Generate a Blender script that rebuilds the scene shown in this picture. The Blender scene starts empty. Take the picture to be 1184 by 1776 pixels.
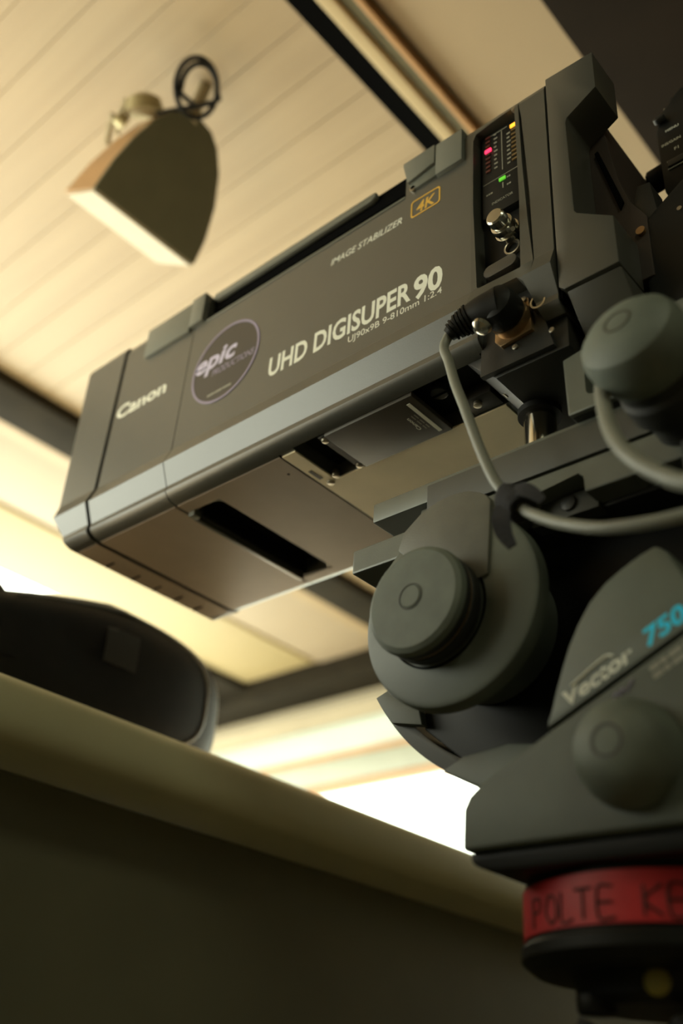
import bpy, bmesh, math, random
from mathutils import Vector, Matrix
random.seed(7)
PI = math.pi
# metres; lens axis along X (rear = +X), Y = across the room, Z = up; the lens floor is z = 0, the room floor z = -1.4
scene = bpy.context.scene
COL = scene.collection

# ------------------------------------------------------------------ camera
cd = bpy.data.cameras.new('camera'); cam = bpy.data.objects.new('camera', cd); COL.objects.link(cam)
cd.sensor_fit = 'VERTICAL'; cd.sensor_height = 36.0; cd.sensor_width = 24.0; cd.lens = 35.17
cam.matrix_world = Matrix(((0.7495, 0.3058, 0.5872, 0.9862),
                           (0.6588, -0.4322, -0.6158, -0.5478),
                           (0.0655, 0.8483, -0.5254, -0.5847),
                           (0, 0, 0, 1)))
cd.clip_start = 0.02; cd.clip_end = 200
cd.dof.use_dof = True; cd.dof.focus_distance = 0.90; cd.dof.aperture_fstop = 2.7
scene.camera = cam

# ------------------------------------------------------------------ light
scene.view_settings.view_transform = 'Standard'; scene.view_settings.look = 'None'
scene.view_settings.gamma = 1.0; scene.view_settings.use_curve_mapping = False
scene.view_settings.exposure = 0.42
w = bpy.data.worlds.new('world'); scene.world = w; w.use_nodes = True
bg = w.node_tree.nodes['Background']; bg.inputs[0].default_value = (0.97, 1.0, 0.82, 1); bg.inputs[1].default_value = 4.9
def area(name, loc, rot, sx, sy, power, col, portal=False):
    l = bpy.data.lights.new(name, 'AREA'); l.shape = 'RECTANGLE'; l.size = sx; l.size_y = sy
    l.energy = power; l.color = col
    if portal: l.cycles.is_portal = True
    o = bpy.data.objects.new(name, l); COL.objects.link(o); o.location = loc; o.rotation_euler = rot
    return o
area('window_portal', (-2.06, -0.05, -0.02), (0, -PI/2, 0), 2.0, 4.7, 1, (1, 1, 1), True)
area('side_fill_portal', (-1.5, -2.46, -0.02), (PI/2, 0, 0), 1.0, 1.95, 1, (1, 1, 1), True)  # covers an added, unseen opening in the left wall that brings side daylight
area('far_window_portal', (-0.9, 2.33, 0.17), (-PI/2, 0, 0), 2.2, 0.74, 1, (1, 1, 1), True)
sl = bpy.data.lights.new('sun', 'SUN'); sl.energy = 17.0; sl.angle = 0.02; sl.color = (1.0, 0.90, 0.72)
sun = bpy.data.objects.new('sun', sl); COL.objects.link(sun)
sun.rotation_euler = Vector((math.cos(math.radians(28))*math.cos(0.2), -math.cos(math.radians(28))*math.sin(0.2), -math.sin(math.radians(28)))).to_track_quat('-Z', 'Y').to_euler()
lamp = area('room_fill_light', (1.75, -1.0, 0.93), (0, 0, 0), 0.5, 0.5, 7.0, (0.95, 1.0, 0.70))  # unseen lamp without a fixture, added as fill for the room and counter front

# ------------------------------------------------------------------ materials
MATS = {}
def mat(name, col, rough=0.5, metal=0.0, noise=0.0, nscale=40, bump=0.0, bscale=300, spec=0.5, emit=None, estr=0):
    m = bpy.data.materials.new(name); m.use_nodes = True
    nt = m.node_tree; b = nt.nodes['Principled BSDF']
    b.inputs['Base Color'].default_value = (*col, 1); b.inputs['Roughness'].default_value = rough
    b.inputs['Metallic'].default_value = metal; b.inputs['Specular IOR Level'].default_value = spec
    if emit:
        b.inputs['Emission Color'].default_value = (*emit, 1); b.inputs['Emission Strength'].default_value = estr
    tc = nt.nodes.new('ShaderNodeTexCoord')
    if noise:
        n = nt.nodes.new('ShaderNodeTexNoise'); n.inputs['Scale'].default_value = nscale; n.inputs['Detail'].default_value = 5
        nt.links.new(tc.outputs['Object'], n.inputs['Vector'])
        r = nt.nodes.new('ShaderNodeValToRGB')
        r.color_ramp.elements[0].position = 0.3; r.color_ramp.elements[1].position = 0.7
        r.color_ramp.elements[0].color = (*[c*(1-noise) for c in col], 1)
        r.color_ramp.elements[1].color = (*[min(1, c*(1+noise)) for c in col], 1)
        nt.links.new(n.outputs['Fac'], r.inputs['Fac']); nt.links.new(r.outputs['Color'], b.inputs['Base Color'])
    if bump:
        n2 = nt.nodes.new('ShaderNodeTexNoise'); n2.inputs['Scale'].default_value = bscale; n2.inputs['Detail'].default_value = 3
        nt.links.new(tc.outputs['Object'], n2.inputs['Vector'])
        bp = nt.nodes.new('ShaderNodeBump'); bp.inputs['Strength'].default_value = bump; bp.inputs['Distance'].default_value = 0.002
        nt.links.new(n2.outputs['Fac'], bp.inputs['Height']); nt.links.new(bp.outputs['Normal'], b.inputs['Normal'])
    MATS[name] = m
    return m
def wood(name, c1, c2, axis_scale, rough=0.45, bump=0.1):
    m = mat(name, c1, rough); nt = m.node_tree; b = nt.nodes['Principled BSDF']
    tc = nt.nodes.new('ShaderNodeTexCoord'); mp = nt.nodes.new('ShaderNodeMapping'); mp.inputs['Scale'].default_value = axis_scale
    n = nt.nodes.new('ShaderNodeTexNoise'); n.inputs['Scale'].default_value = 1.0; n.inputs['Detail'].default_value = 6
    r = nt.nodes.new('ShaderNodeValToRGB'); r.color_ramp.elements[0].position = 0.32; r.color_ramp.elements[1].position = 0.68
    r.color_ramp.elements[0].color = (*c1, 1); r.color_ramp.elements[1].color = (*c2, 1)
    oi = nt.nodes.new('ShaderNodeObjectInfo')
    add = nt.nodes.new('ShaderNodeVectorMath'); add.operation = 'ADD'
    nt.links.new(tc.outputs['Object'], mp.inputs['Vector']); nt.links.new(mp.outputs['Vector'], add.inputs[0])
    nt.links.new(oi.outputs['Random'], add.inputs[1])
    nt.links.new(add.outputs[0], n.inputs['Vector']); nt.links.new(n.outputs['Fac'], r.inputs['Fac'])
    nt.links.new(r.outputs['Color'], b.inputs['Base Color'])
    return m
mat('lens_grey', (0.056, 0.056, 0.047), 0.33, 0, 0.05, 25, 0.05, 900, spec=0.9)
mat('lens_band', (0.105, 0.104, 0.088), 0.36, 0, 0.05, 25, 0.05, 900)
mat('lens_uplit', (0.27, 0.212, 0.158), 0.45, 0, 0.05, 25, 0.05, 900)  # lens paint made lighter and warmer to carry light bounced from below
mat('camera_grey', (0.055, 0.054, 0.044), 0.36, 0, 0.05, 25, 0.05, 900, spec=0.7)
mat('chassis', (0.016, 0.015, 0.012), 0.45, 0, 0.1, 40, 0.05, 700)
mat('camera_inner', (0.030, 0.019, 0.013), 0.55, 0, 0.1, 40, 0.05, 700)
mat('black', (0.006, 0.006, 0.005), 0.5, spec=0.25)
mat('seam_black', (0.003, 0.003, 0.003), 0.9, spec=0.02)
mat('latch_grey', (0.135, 0.140, 0.118), 0.36, 0, 0.05, 30)
mat('base_plate', (0.86, 0.76, 0.54), 0.42, 0.0, 0.05, 18, 0.03, 600)
mat('name_plate', (0.055, 0.048, 0.037), 0.45, 0, 0.05, 40)
mat('print_white', (0.72, 0.72, 0.62), 0.6)
mat('print_dim', (0.26, 0.25, 0.20), 0.6)
mat('print_gold', (0.62, 0.36, 0.05), 0.5)
mat('print_blue', (0.0, 0.62, 0.95), 0.5)
mat('sticker', (0.034, 0.028, 0.024), 0.4)
mat('sticker_violet', (0.26, 0.22, 0.32), 0.45)
mat('sticker_logo', (0.50, 0.46, 0.62), 0.45)
mat('steel', (0.55, 0.53, 0.46), 0.22, 1.0, 0.05, 60)
mat('steel_rod', (0.62, 0.58, 0.48), 0.16, 1.0)
mat('screw', (0.42, 0.38, 0.30), 0.35, 0.9)
mat('bronze', (0.34, 0.22, 0.11), 0.35, 0.8)
mat('led_red', (0.8, 0.02, 0.05), 0.4, emit=(1.0, 0.03, 0.10), estr=1.6)
mat('led_orange', (0.8, 0.35, 0.03), 0.4, emit=(1.0, 0.42, 0.03), estr=1.3)
mat('led_green', (0.1, 0.5, 0.05), 0.4, emit=(0.14, 0.62, 0.03), estr=0.45)
mat('led_red_off', (0.10, 0.020, 0.016), 0.4)
mat('led_orange_off', (0.16, 0.10, 0.035), 0.4)
mat('glass_dark', (0.005, 0.006, 0.010), 0.05, 0, spec=0.8)
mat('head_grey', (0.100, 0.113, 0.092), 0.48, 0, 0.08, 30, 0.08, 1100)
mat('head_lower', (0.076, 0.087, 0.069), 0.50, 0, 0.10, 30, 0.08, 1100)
mat('head_flap', (0.105, 0.102, 0.080), 0.5, 0, 0.10, 60, 0.10, 1100)
mat('knob_rubber', (0.112, 0.127, 0.102), 0.58, 0, 0.14, 45, 0.10, 900)
mat('knob_side', (0.016, 0.016, 0.013), 0.6)
mat('plate_grey', (0.110, 0.118, 0.098), 0.42, 0.1, 0.07, 40, 0.05, 900)
mat('plate_dark', (0.040, 0.040, 0.031), 0.5, 0, 0.08, 40, 0.05, 900)
mat('cable_grey', (0.20, 0.20, 0.165), 0.45, 0, 0.06, 60)
mat('velcro', (0.020, 0.019, 0.021), 0.95, 0, 0.3, 400, 0.6, 1500)
mat('red_tape', (0.46, 0.016, 0.022), 0.5, 0, 0.08, 60, 0.1, 300)
mat('marker_ink', (0.035, 0.006, 0.006), 0.7)
mat('yellow', (0.25, 0.20, 0.03), 0.4)
mat('bag_cloth', (0.007, 0.007, 0.006), 0.6, 0, 0.2, 60, 0.25, 900, spec=0.25)
mat('bag_patch', (0.035, 0.034, 0.030), 0.7, 0, 0.35, 500)
mat('bag_piping', (0.22, 0.21, 0.19), 0.3)
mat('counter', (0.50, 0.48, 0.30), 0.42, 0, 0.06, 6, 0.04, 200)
mat('bounce_cream', (0.80, 0.68, 0.48), 0.5, 0, 0.04, 6)
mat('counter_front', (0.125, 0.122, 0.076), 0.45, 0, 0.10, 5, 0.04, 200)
mat('eave_cream', (0.31, 0.235, 0.150), 0.5, 0, 0.05, 3)
mat('ceiling_paint', (0.385, 0.285, 0.172), 0.48, 0, 0.04, 3, 0.02, 60)
mat('eave_yellow', (0.33, 0.250, 0.115), 0.5, 0, 0.05, 3)
mat('ochre_trim', (0.30, 0.21, 0.11), 0.5, 0, 0.06, 8)
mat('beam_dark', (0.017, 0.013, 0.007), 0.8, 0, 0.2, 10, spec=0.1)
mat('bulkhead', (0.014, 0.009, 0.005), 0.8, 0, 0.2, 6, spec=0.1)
mat('rail_cream', (0.48, 0.37, 0.21), 0.35, 0, 0.05, 10)
mat('rail_olive', (0.10, 0.095, 0.05), 0.5, 0, 0.1, 10)
mat('rail_orange', (0.40, 0.21, 0.08), 0.45, 0, 0.1, 10)
mat('wall_dim', (0.11, 0.105, 0.075), 0.7, 0, 0.06, 4)
mat('wall_far', (0.36, 0.30, 0.20), 0.6, 0, 0.06, 4)
mat('floor', (0.34, 0.29, 0.20), 0.6, 0, 0.1, 6)
mat('frame_grey', (0.33, 0.34, 0.27), 0.45, 0, 0.05, 10)
mat('speaker_cap', (0.115, 0.108, 0.062), 0.65, 0, 0.06, 30, 0.1, 900)
mat('speaker_front', (0.38, 0.32, 0.23), 0.6, 0, 0.05, 30)
mat('speaker_shell', (0.40, 0.22, 0.09), 0.45, 0, 0.1, 20)
mat('bracket', (0.30, 0.25, 0.15), 0.4, 0.3)
mat('brass', (0.42, 0.36, 0.20), 0.35, 0.5)
wood('plank', (0.335, 0.248, 0.150), (0.380, 0.288, 0.178), (1.2, 30, 30), 0.45)
def frosted():
    m = bpy.data.materials.new('frosted'); m.use_nodes = True; nt = m.node_tree
    for n in list(nt.nodes):
        if n.type != 'OUTPUT_MATERIAL': nt.nodes.remove(n)
    t = nt.nodes.new('ShaderNodeBsdfTranslucent'); t.inputs['Color'].default_value = (0.50, 0.52, 0.48, 1)
    d = nt.nodes.new('ShaderNodeBsdfDiffuse'); d.inputs['Color'].default_value = (0.5, 0.52, 0.47, 1)
    mx = nt.nodes.new('ShaderNodeMixShader'); mx.inputs['Fac'].default_value = 0.75
    nt.links.new(d.outputs[0], mx.inputs[1]); nt.links.new(t.outputs[0], mx.inputs[2])
    nt.links.new(mx.outputs[0], nt.nodes['Material Output'].inputs['Surface']); MATS['frosted'] = m
frosted()
def pane():
    m = bpy.data.materials.new('pane'); m.use_nodes = True; nt = m.node_tree
    for n in list(nt.nodes):
        if n.type != 'OUTPUT_MATERIAL': nt.nodes.remove(n)
    t = nt.nodes.new('ShaderNodeBsdfTransparent'); t.inputs['Color'].default_value = (0.95, 0.97, 0.95, 1)
    g = nt.nodes.new('ShaderNodeBsdfGlossy'); g.inputs['Roughness'].default_value = 0.02
    fr = nt.nodes.new('ShaderNodeFresnel'); fr.inputs['IOR'].default_value = 1.35
    mx = nt.nodes.new('ShaderNodeMixShader')
    nt.links.new(fr.outputs[0], mx.inputs['Fac'])
    nt.links.new(t.outputs[0], mx.inputs[1]); nt.links.new(g.outputs[0], mx.inputs[2])
    nt.links.new(mx.outputs[0], nt.nodes['Material Output'].inputs['Surface']); MATS['pane'] = m
pane()

# ------------------------------------------------------------------ mesh helpers (everything in room coordinates)
def B(): return bmesh.new()
def box(bm, x0, x1, y0, y1, z0, z1, bev=0.0, seg=2):
    t = bmesh.new()
    vs = [t.verts.new(p) for p in ((x0,y0,z0),(x1,y0,z0),(x1,y1,z0),(x0,y1,z0),(x0,y0,z1),(x1,y0,z1),(x1,y1,z1),(x0,y1,z1))]
    for f in ((0,3,2,1),(4,5,6,7),(0,1,5,4),(1,2,6,5),(2,3,7,6),(3,0,4,7)): t.faces.new([vs[i] for i in f])
    if bev: bmesh.ops.bevel(t, geom=list(t.edges), offset=bev, segments=seg, profile=0.6, affect='EDGES')
    merge(bm, t); return bm
def merge(bm, t, M=None):
    if M is not None: bmesh.ops.transform(t, matrix=M, verts=t.verts)
    me = bpy.data.meshes.new('tmp'); t.to_mesh(me); t.free(); bm.from_mesh(me); bpy.data.meshes.remove(me)
def prism(bm, pts, axis, a, b, bev=0.0, seg=2):
    """polygon pts in the two other axes (x,z for axis y; y,z for axis x; x,y for axis z) extruded from a to b"""
    def P(u, v, t):
        return {'x': (t, u, v), 'y': (u, t, v), 'z': (u, v, t)}[axis]
    t = bmesh.new()
    v0 = [t.verts.new(P(u, v, a)) for u, v in pts]; v1 = [t.verts.new(P(u, v, b)) for u, v in pts]
    n = len(pts)
    t.faces.new(v0); t.faces.new(v1[::-1])
    for i in range(n): t.faces.new((v0[i], v1[i], v1[(i+1) % n], v0[(i+1) % n]))
    bmesh.ops.recalc_face_normals(t, faces=t.faces)
    if bev:
        ed = [e for e in t.edges if e.calc_face_angle(0) > 0.5]
        bmesh.ops.bevel(t, geom=ed, offset=bev, segments=seg, profile=0.6, affect='EDGES')
    merge(bm, t); return bm
def frame_to(d):
    d = Vector(d).normalized(); return d.to_track_quat('Z', 'Y').to_matrix().to_4x4()
def lathe(bm, prof, origin, direction, seg=32):
    """prof: (radius, height along direction)"""
    t = bmesh.new(); rings = []
    for r, h in prof:
        if r <= 1e-6: rings.append([t.verts.new((0, 0, h))])
        else: rings.append([t.verts.new((r*math.cos(2*PI*i/seg), r*math.sin(2*PI*i/seg), h)) for i in range(seg)])
    for A, C in zip(rings, rings[1:]):
        for i in range(seg):
            j = (i+1) % seg
            q = [A[i % len(A)], A[j % len(A)], C[j % len(C)], C[i % len(C)]]
            u = []
            for v in q:
                if v not in u: u.append(v)
            if len(u) > 2: t.faces.new(u)
    bmesh.ops.recalc_face_normals(t, faces=t.faces)
    merge(bm, t, Matrix.Translation(origin) @ frame_to(direction)); return bm
def cyl(bm, origin, direction, r, h, seg=24, bev=0.0):
    if bev: prof = [(0, 0), (r-bev, 0), (r-bev*.3, bev*.3), (r, bev), (r, h-bev), (r-bev*.3, h-bev*.3), (r-bev, h), (0, h)]
    else: prof = [(0, 0), (r, 0), (r, h), (0, h)]
    return lathe(bm, prof, origin, direction, seg)
def ring(bm, origin, direction, r0, r1, h, seg=32):
    return lathe(bm, [(r0, 0), (r1, 0), (r1, h), (r0, h), (r0, 0)], origin, direction, seg)
def spline(pts, n=10):
    P = [Vector(p) for p in pts]; P = [2*P[0]-P[1]] + P + [2*P[-1]-P[-2]]; out = []
    for i in range(1, len(P)-2):
        for k in range(n):
            t = k/n; a, b, c, d = P[i-1], P[i], P[i+1], P[i+2]
            out.append(0.5*((2*b) + (c-a)*t + (2*a-5*b+4*c-d)*t*t + (3*b-a-3*c+d)*t**3))
    out.append(P[-2]); return out
def tube(bm, pts, r, seg=12, smooth_n=10, radii=None):
    path = spline(pts, smooth_n) if smooth_n else [Vector(p) for p in pts]
    t = bmesh.new(); rings = []; up = None
    for i, p in enumerate(path):
        d = (path[min(i+1, len(path)-1)] - path[max(i-1, 0)]).normalized()
        if up is None: up = d.orthogonal().normalized()
        up = (up - d*up.dot(d)).normalized(); s = d.cross(up)
        rr = r if radii is None else radii[0] + (radii[1]-radii[0])*i/(len(path)-1)
        rings.append([t.verts.new(p + rr*(math.cos(2*PI*k/seg)*up + math.sin(2*PI*k/seg)*s)) for k in range(seg)])
    for A, C in zip(rings, rings[1:]):
        for k in range(seg): t.faces.new((A[k], A[(k+1) % seg], C[(k+1) % seg], C[k]))
    t.faces.new(rings[0][::-1]); t.faces.new(rings[-1])
    bmesh.ops.recalc_face_normals(t, faces=t.faces)
    merge(bm, t); return bm
def loft(bm, rings):
    t = bmesh.new(); R = [[t.verts.new(p) for p in r] for r in rings]; n = len(R[0])
    for A, C in zip(R, R[1:]):
        for i in range(n): t.faces.new((A[i], A[(i+1) % n], C[(i+1) % n], C[i]))
    t.faces.new(R[0]); t.faces.new(R[-1][::-1]); bmesh.ops.recalc_face_normals(t, faces=t.faces)
    merge(bm, t); return bm
def arc(cx, cy, r, a0, a1, n=16):
    return [(cx+r*math.cos(a0+(a1-a0)*i/n), cy+r*math.sin(a0+(a1-a0)*i/n)) for i in range(n+1)]

def world_loc(p):
    v = Vector((0, 0, 0))
    while p is not None: v += Vector(p.location); p = p.parent
    return v
def obj(name, bm, m, parent=None, base=None, smooth=30):
    me = bpy.data.meshes.new(name)
    off = world_loc(parent) if parent else Vector(base or (0, 0, 0))
    bmesh.ops.translate(bm, verts=bm.verts, vec=-off)
    bm.to_mesh(me); bm.free()
    me.materials.append(MATS[m])
    if smooth:
        me.polygons.foreach_set('use_smooth', [True]*len(me.polygons))
        me.set_sharp_from_angle(angle=math.radians(smooth))
    o = bpy.data.objects.new(name, me); COL.objects.link(o)
    if parent: o.parent = parent
    else: o.location = off
    return o
def thing(name, label, cat, loc, group=None):
    o = bpy.data.objects.new(name, None); o.empty_display_size = 0.05; COL.objects.link(o)
    o.location = loc; o['label'] = label; o['category'] = cat
    if group: o['group'] = group
    return o
def tag(o, label, cat, group=None):
    o['label'] = label; o['category'] = cat
    if group: o['group'] = group
    return o
def struct(name, bm, m, base=None, smooth=30):
    o = obj(name, bm, m, None, base, smooth); o['kind'] = 'structure'; return o
def cut(o, *cutters, angle=15):
    """boolean difference, applied"""
    base = Vector(world_loc(o))
    for c in cutters:
        me = bpy.data.meshes.new('cutter'); bmesh.ops.translate(c, verts=c.verts, vec=-base); 
        bmesh.ops.recalc_face_normals(c, faces=c.faces); c.to_mesh(me); c.free()
        co = bpy.data.objects.new('cutter', me); COL.objects.link(co); co.location = base
        md = o.modifiers.new('b', 'BOOLEAN'); md.operation = 'DIFFERENCE'; md.object = co; md.solver = 'EXACT'
        bpy.context.view_layer.update()
        dg = bpy.context.evaluated_depsgraph_get()
        nm = bpy.data.meshes.new_from_object(o.evaluated_get(dg))
        o.modifiers.clear(); old = o.data; o.data = nm; nm.name = old.name; bpy.data.meshes.remove(old)
        bpy.data.objects.remove(co); bpy.data.meshes.remove(me)
    o.data.set_sharp_from_angle(angle=math.radians(angle))
    return o
def text(name, s, m, parent, origin, xdir, ydir, size, width=None, bold=0.0, shear=0.0, thick=0.00012, align='LEFT', space=1.0):
    """lettering as a thin mesh: origin = left end of baseline, size = cap height, width = total length"""
    cu = bpy.data.curves.new(name, 'FONT'); cu.body = s; cu.size = 1.0; cu.extrude = 0.0; cu.offset = bold; cu.shear = shear
    cu.align_x = align; cu.space_character = space; cu.resolution_u = 3
    to = bpy.data.objects.new(name, cu); COL.objects.link(to)
    bpy.context.view_layer.update()
    dg = bpy.context.evaluated_depsgraph_get(); me = bpy.data.meshes.new_from_object(to.evaluated_get(dg))
    bpy.data.objects.remove(to); bpy.data.curves.remove(cu)
    bm = bmesh.new(); bm.from_mesh(me)
    bpy.data.meshes.remove(me)
    xs = [v.co.x for v in bm.verts]; w0 = max(xs)-min(xs)
    sy = size/0.73; sx = (width/w0) if width else sy
    X = Vector(xdir).normalized(); Y = Vector(ydir).normalized(); N = X.cross(Y)
    mn = min(xs)
    for v in bm.verts: v.co = Vector(origin) + X*((v.co.x-mn)*sx) + Y*(v.co.y*sy) + N*(thick+v.co.z)
    bmesh.ops.recalc_face_normals(bm, faces=bm.faces)
    bmesh.ops.recalc_face_normals(bm, faces=bm.faces)
    return obj(name, bm, m, parent, smooth=0)

XW, ZW = (1, 0, 0), (0, 0, 1)
def dashes(name, m, parent, origin, xdir, ydir, runs, h, thick=0.00012):
    """fine print too small to read: a broken printed line"""
    X = Vector(xdir).normalized(); Y = Vector(ydir).normalized(); N = X.cross(Y); O = Vector(origin); t = bmesh.new()
    for a, b in runs:
        c = [O+X*a, O+X*b, O+X*b+Y*h, O+X*a+Y*h]
        v0 = [t.verts.new(q) for q in c]; v1 = [t.verts.new(q+N*thick) for q in c]
        t.faces.new(v0[::-1]); t.faces.new(v1)
        for i in range(4): t.faces.new((v0[i], v0[(i+1) % 4], v1[(i+1) % 4], v1[i]))
    return obj(name, t, m, parent, smooth=0)

# ================================================================== THE ROOM
ZC, ZF = 1.0, -1.4
bm = B(); box(bm, -2.2, 3.3, -2.5, 2.5, ZF-0.05, ZF); struct('floor', bm, 'floor')
# ceiling: a plain slab with narrow planks running towards the window between the two beams
bm = B(); box(bm, -2.02, 3.3, -2.5, 2.5, ZC+0.008, ZC+0.06); ceil = struct('ceiling', bm, 'ceiling_paint', (0, 0, ZC))
PW = 0.083
pm = None
for k in range(-14, 27):
    y0 = -0.075 + PW*k
    if pm is None:
        t = B(); box(t, -1.04, 0.205, 0.0003, PW-0.0003, ZC, ZC+0.012, 0.0013, 1)
        o = obj('plank', t, 'plank', ceil); pm = o.data
    else:
        o = bpy.data.objects.new('plank', pm); COL.objects.link(o); o.parent = ceil
    o.location = (0, y0, 0)
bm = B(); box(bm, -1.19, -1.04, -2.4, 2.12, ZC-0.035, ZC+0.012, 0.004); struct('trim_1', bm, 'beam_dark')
bm = B(); box(bm, -1.275, -1.19, -2.4, 2.12, ZC-0.010, ZC+0.012, 0.004); struct('trim_2', bm, 'ochre_trim')
bm = B(); box(bm, -1.61, -1.275, -2.4, 2.12, ZC, ZC+0.012, 0.003); struct('trim_3', bm, 'eave_cream')
bm = B(); box(bm, -2.02, -1.63, -2.4, 2.10, ZC-0.004, ZC+0.012, 0.006); struct('trim_4', bm, 'eave_yellow')
bm = B(); box(bm, -3.4, -1.19, 2.12, 2.31, ZC-0.08, ZC+0.02, 0.004); box(bm, -2.9, -2.025, 1.80, 2.12, ZC-0.03, ZC+0.02, 0.004); struct('trim_10', bm, 'beam_dark')
# sliding track across the ceiling, seen end-on as black gap, cream rail, olive channel and orange bead
bm = B(); box(bm, 0.205, 0.245, -2.4, 2.25, ZC-0.006, ZC+0.012); struct('trim_5', bm, 'seam_black')
bm = B(); box(bm, 0.245, 0.272, -2.4, 2.25, ZC-0.012, ZC+0.012, 0.006, 3); struct('trim_6', bm, 'rail_cream')
bm = B(); box(bm, 0.272, 0.297, -2.4, 2.25, ZC-0.002, ZC+0.012, 0.002); struct('trim_7', bm, 'rail_olive')
bm = B(); box(bm, 0.297, 0.309, -2.4, 2.25, ZC-0.016, ZC+0.012, 0.003); struct('trim_8', bm, 'rail_orange')
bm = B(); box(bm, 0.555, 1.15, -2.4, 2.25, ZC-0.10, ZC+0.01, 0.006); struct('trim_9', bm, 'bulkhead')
# half wall under the open window, and the walls round the room
bm = B(); box(bm, -2.12, -2.02, -2.5, 2.5, ZF, -1.05); struct('wall_front', bm, 'wall_dim')
bm = B(); box(bm, 3.3, 3.4, -2.5, 2.5, ZF, ZC); struct('wall_back', bm, 'wall_dim')
bm = B(); box(bm, -1.0, 3.3, -2.5, -2.4, ZF, ZC); box(bm, -2.1, -1.0, -2.5, -2.4, ZF, -1.0); box(bm, -2.12, -2.0, -2.5, -2.4, -1.0, ZC); struct('wall_left', bm, 'wall_dim')  # the opening at the window end is added, for daylight from the side
bm = B(); box(bm, -2.1, 3.3, 2.25, 2.40, ZF, -0.2)
box(bm, 0.30, 3.3, 2.25, 2.40, -0.2, ZC); box(bm, -2.1, 0.30, 2.25, 2.40, 0.93, ZC)
wr = struct('wall_right', bm, 'wall_far')
# far window: a frosted transom over a clear pane, with painted rails
bm = B(); box(bm, -3.4, 0.30, 2.29, 2.35, 0.820, 0.93, 0.004); box(bm, -3.4, 0.30, 2.26, 2.30, 0.845, 0.875, 0.006)
win = struct('window_1', bm, 'wall_far')
bm = B(); box(bm, -3.4, 0.30, 2.315, 2.325, 0.675, 0.825); obj('frosted_pane', bm, 'frosted', win)
bm = B(); box(bm, -3.4, 0.30, 2.27, 2.35, 0.655, 0.678, 0.004); obj('transom_rail', bm, 'rail_orange', win)
bm = B(); box(bm, -3.4, 0.30, 2.27, 2.36, 0.560, 0.655, 0.01); obj('blind_box', bm, 'frame_grey', win)
bm = B(); box(bm, -3.4, 0.30, 2.27, 2.35, 0.545, 0.560, 0.004); obj('head_rail', bm, 'rail_orange', win)
bm = B(); box(bm, -2.08, 0.30, 2.318, 2.322, -0.20, 0.545); obj('pane', bm, 'pane', win, smooth=0)
bm = B(); box(bm, -2.12, -2.06, 2.25, 2.40, -0.26, 0.66, 0.004); obj('corner_post', bm, 'frame_grey', win)

# worktop counter in front of the half wall
ct = thing('counter', 'long cream worktop counter with rounded edge running below the lens', 'counter', (-0.25, 0.0, ZF))
prof = [(-0.37, -0.255), (-0.37, -0.190), (0.020, -0.190)] + [(0.022+0.028*math.sin(a), -0.218+0.028*math.cos(a)) for a in [PI/2*i/6 for i in range(7)]] \
     + [(0.052, -0.240), (0.045, -0.256), (0.030, -0.262)]
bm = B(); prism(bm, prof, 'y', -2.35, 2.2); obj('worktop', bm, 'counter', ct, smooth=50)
bm = B(); box(bm, -0.365, 0.010, -2.34, 2.19, -0.1905, -0.1885); obj('bounce_sheet', bm, 'bounce_cream', ct)  # unseen pale sheet, added to bounce light onto the lens underside
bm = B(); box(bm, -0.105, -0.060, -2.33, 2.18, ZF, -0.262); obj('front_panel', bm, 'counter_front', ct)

# ================================================================== BOX LENS
lens = thing('broadcast_lens', 'long dark grey box-shaped broadcast zoom lens on a grey support plate', 'camera lens', (0.33, 0.129, 0.0))
LW = 0.258
def prof_yz(inset=0.0, ztop=0.296):
    i = inset
    p = [(0.010+i, ztop-i), (0.003+i, ztop-0.004-i), (0.0+i, ztop-0.012-i), (0.0+i, 0.0665), (-0.0085+i, 0.0440), (0.0025+i, 0.0170)]
    p += [(0.0205-0.0205*math.cos(a)+0.0005+i, 0.0160-0.0160*math.sin(a)+i) for a in [PI/2*k/9 for k in range(2, 10)]]
    p += [(LW-y, z) for y, z in p[::-1]]
    return p
def shell(x0, x1, inset=0.0): 
    t = B(); prism(t, prof_yz(inset), 'x', x0, x1); return t
def split_mats(o, rules):
    """material slots by face normal: same paint, with the up-light coloured into the floor"""
    for m in rules[0]: o.data.materials.append(MATS[m])
    for f in o.data.polygons: f.material_index = rules[1](f)
main = obj('main_shell', shell(0.1885, 0.604), 'lens_grey', lens, smooth=15)
t1 = B(); box(t1, 0.2094, 0.5215, -0.05, 0.055, 0.252, 0.35)
t2 = B(); prism(t2, [(0.196, 0.050), (0.206, 0.036), (0.236, 0.040), (0.241, 0.046), (0.241, 0.214), (0.234, 0.224), (0.196, 0.222)], 'z', -0.05, 0.03)
t3 = B(); box(t3, 0.373, 0.592, 0.0165, 0.0825, -0.05, 0.02)
cut(main, t1, t2, t3)
obj('front_shell', shell(0.0475, 0.1872), 'lens_grey', lens, smooth=15)
bm = B(); prism(bm, prof_yz(0.004), 'x', 0.040, 0.0500); prism(bm, prof_yz(0.002), 'x', 0.180, 0.195); obj('seam', bm, 'seam_black', lens)
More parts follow.
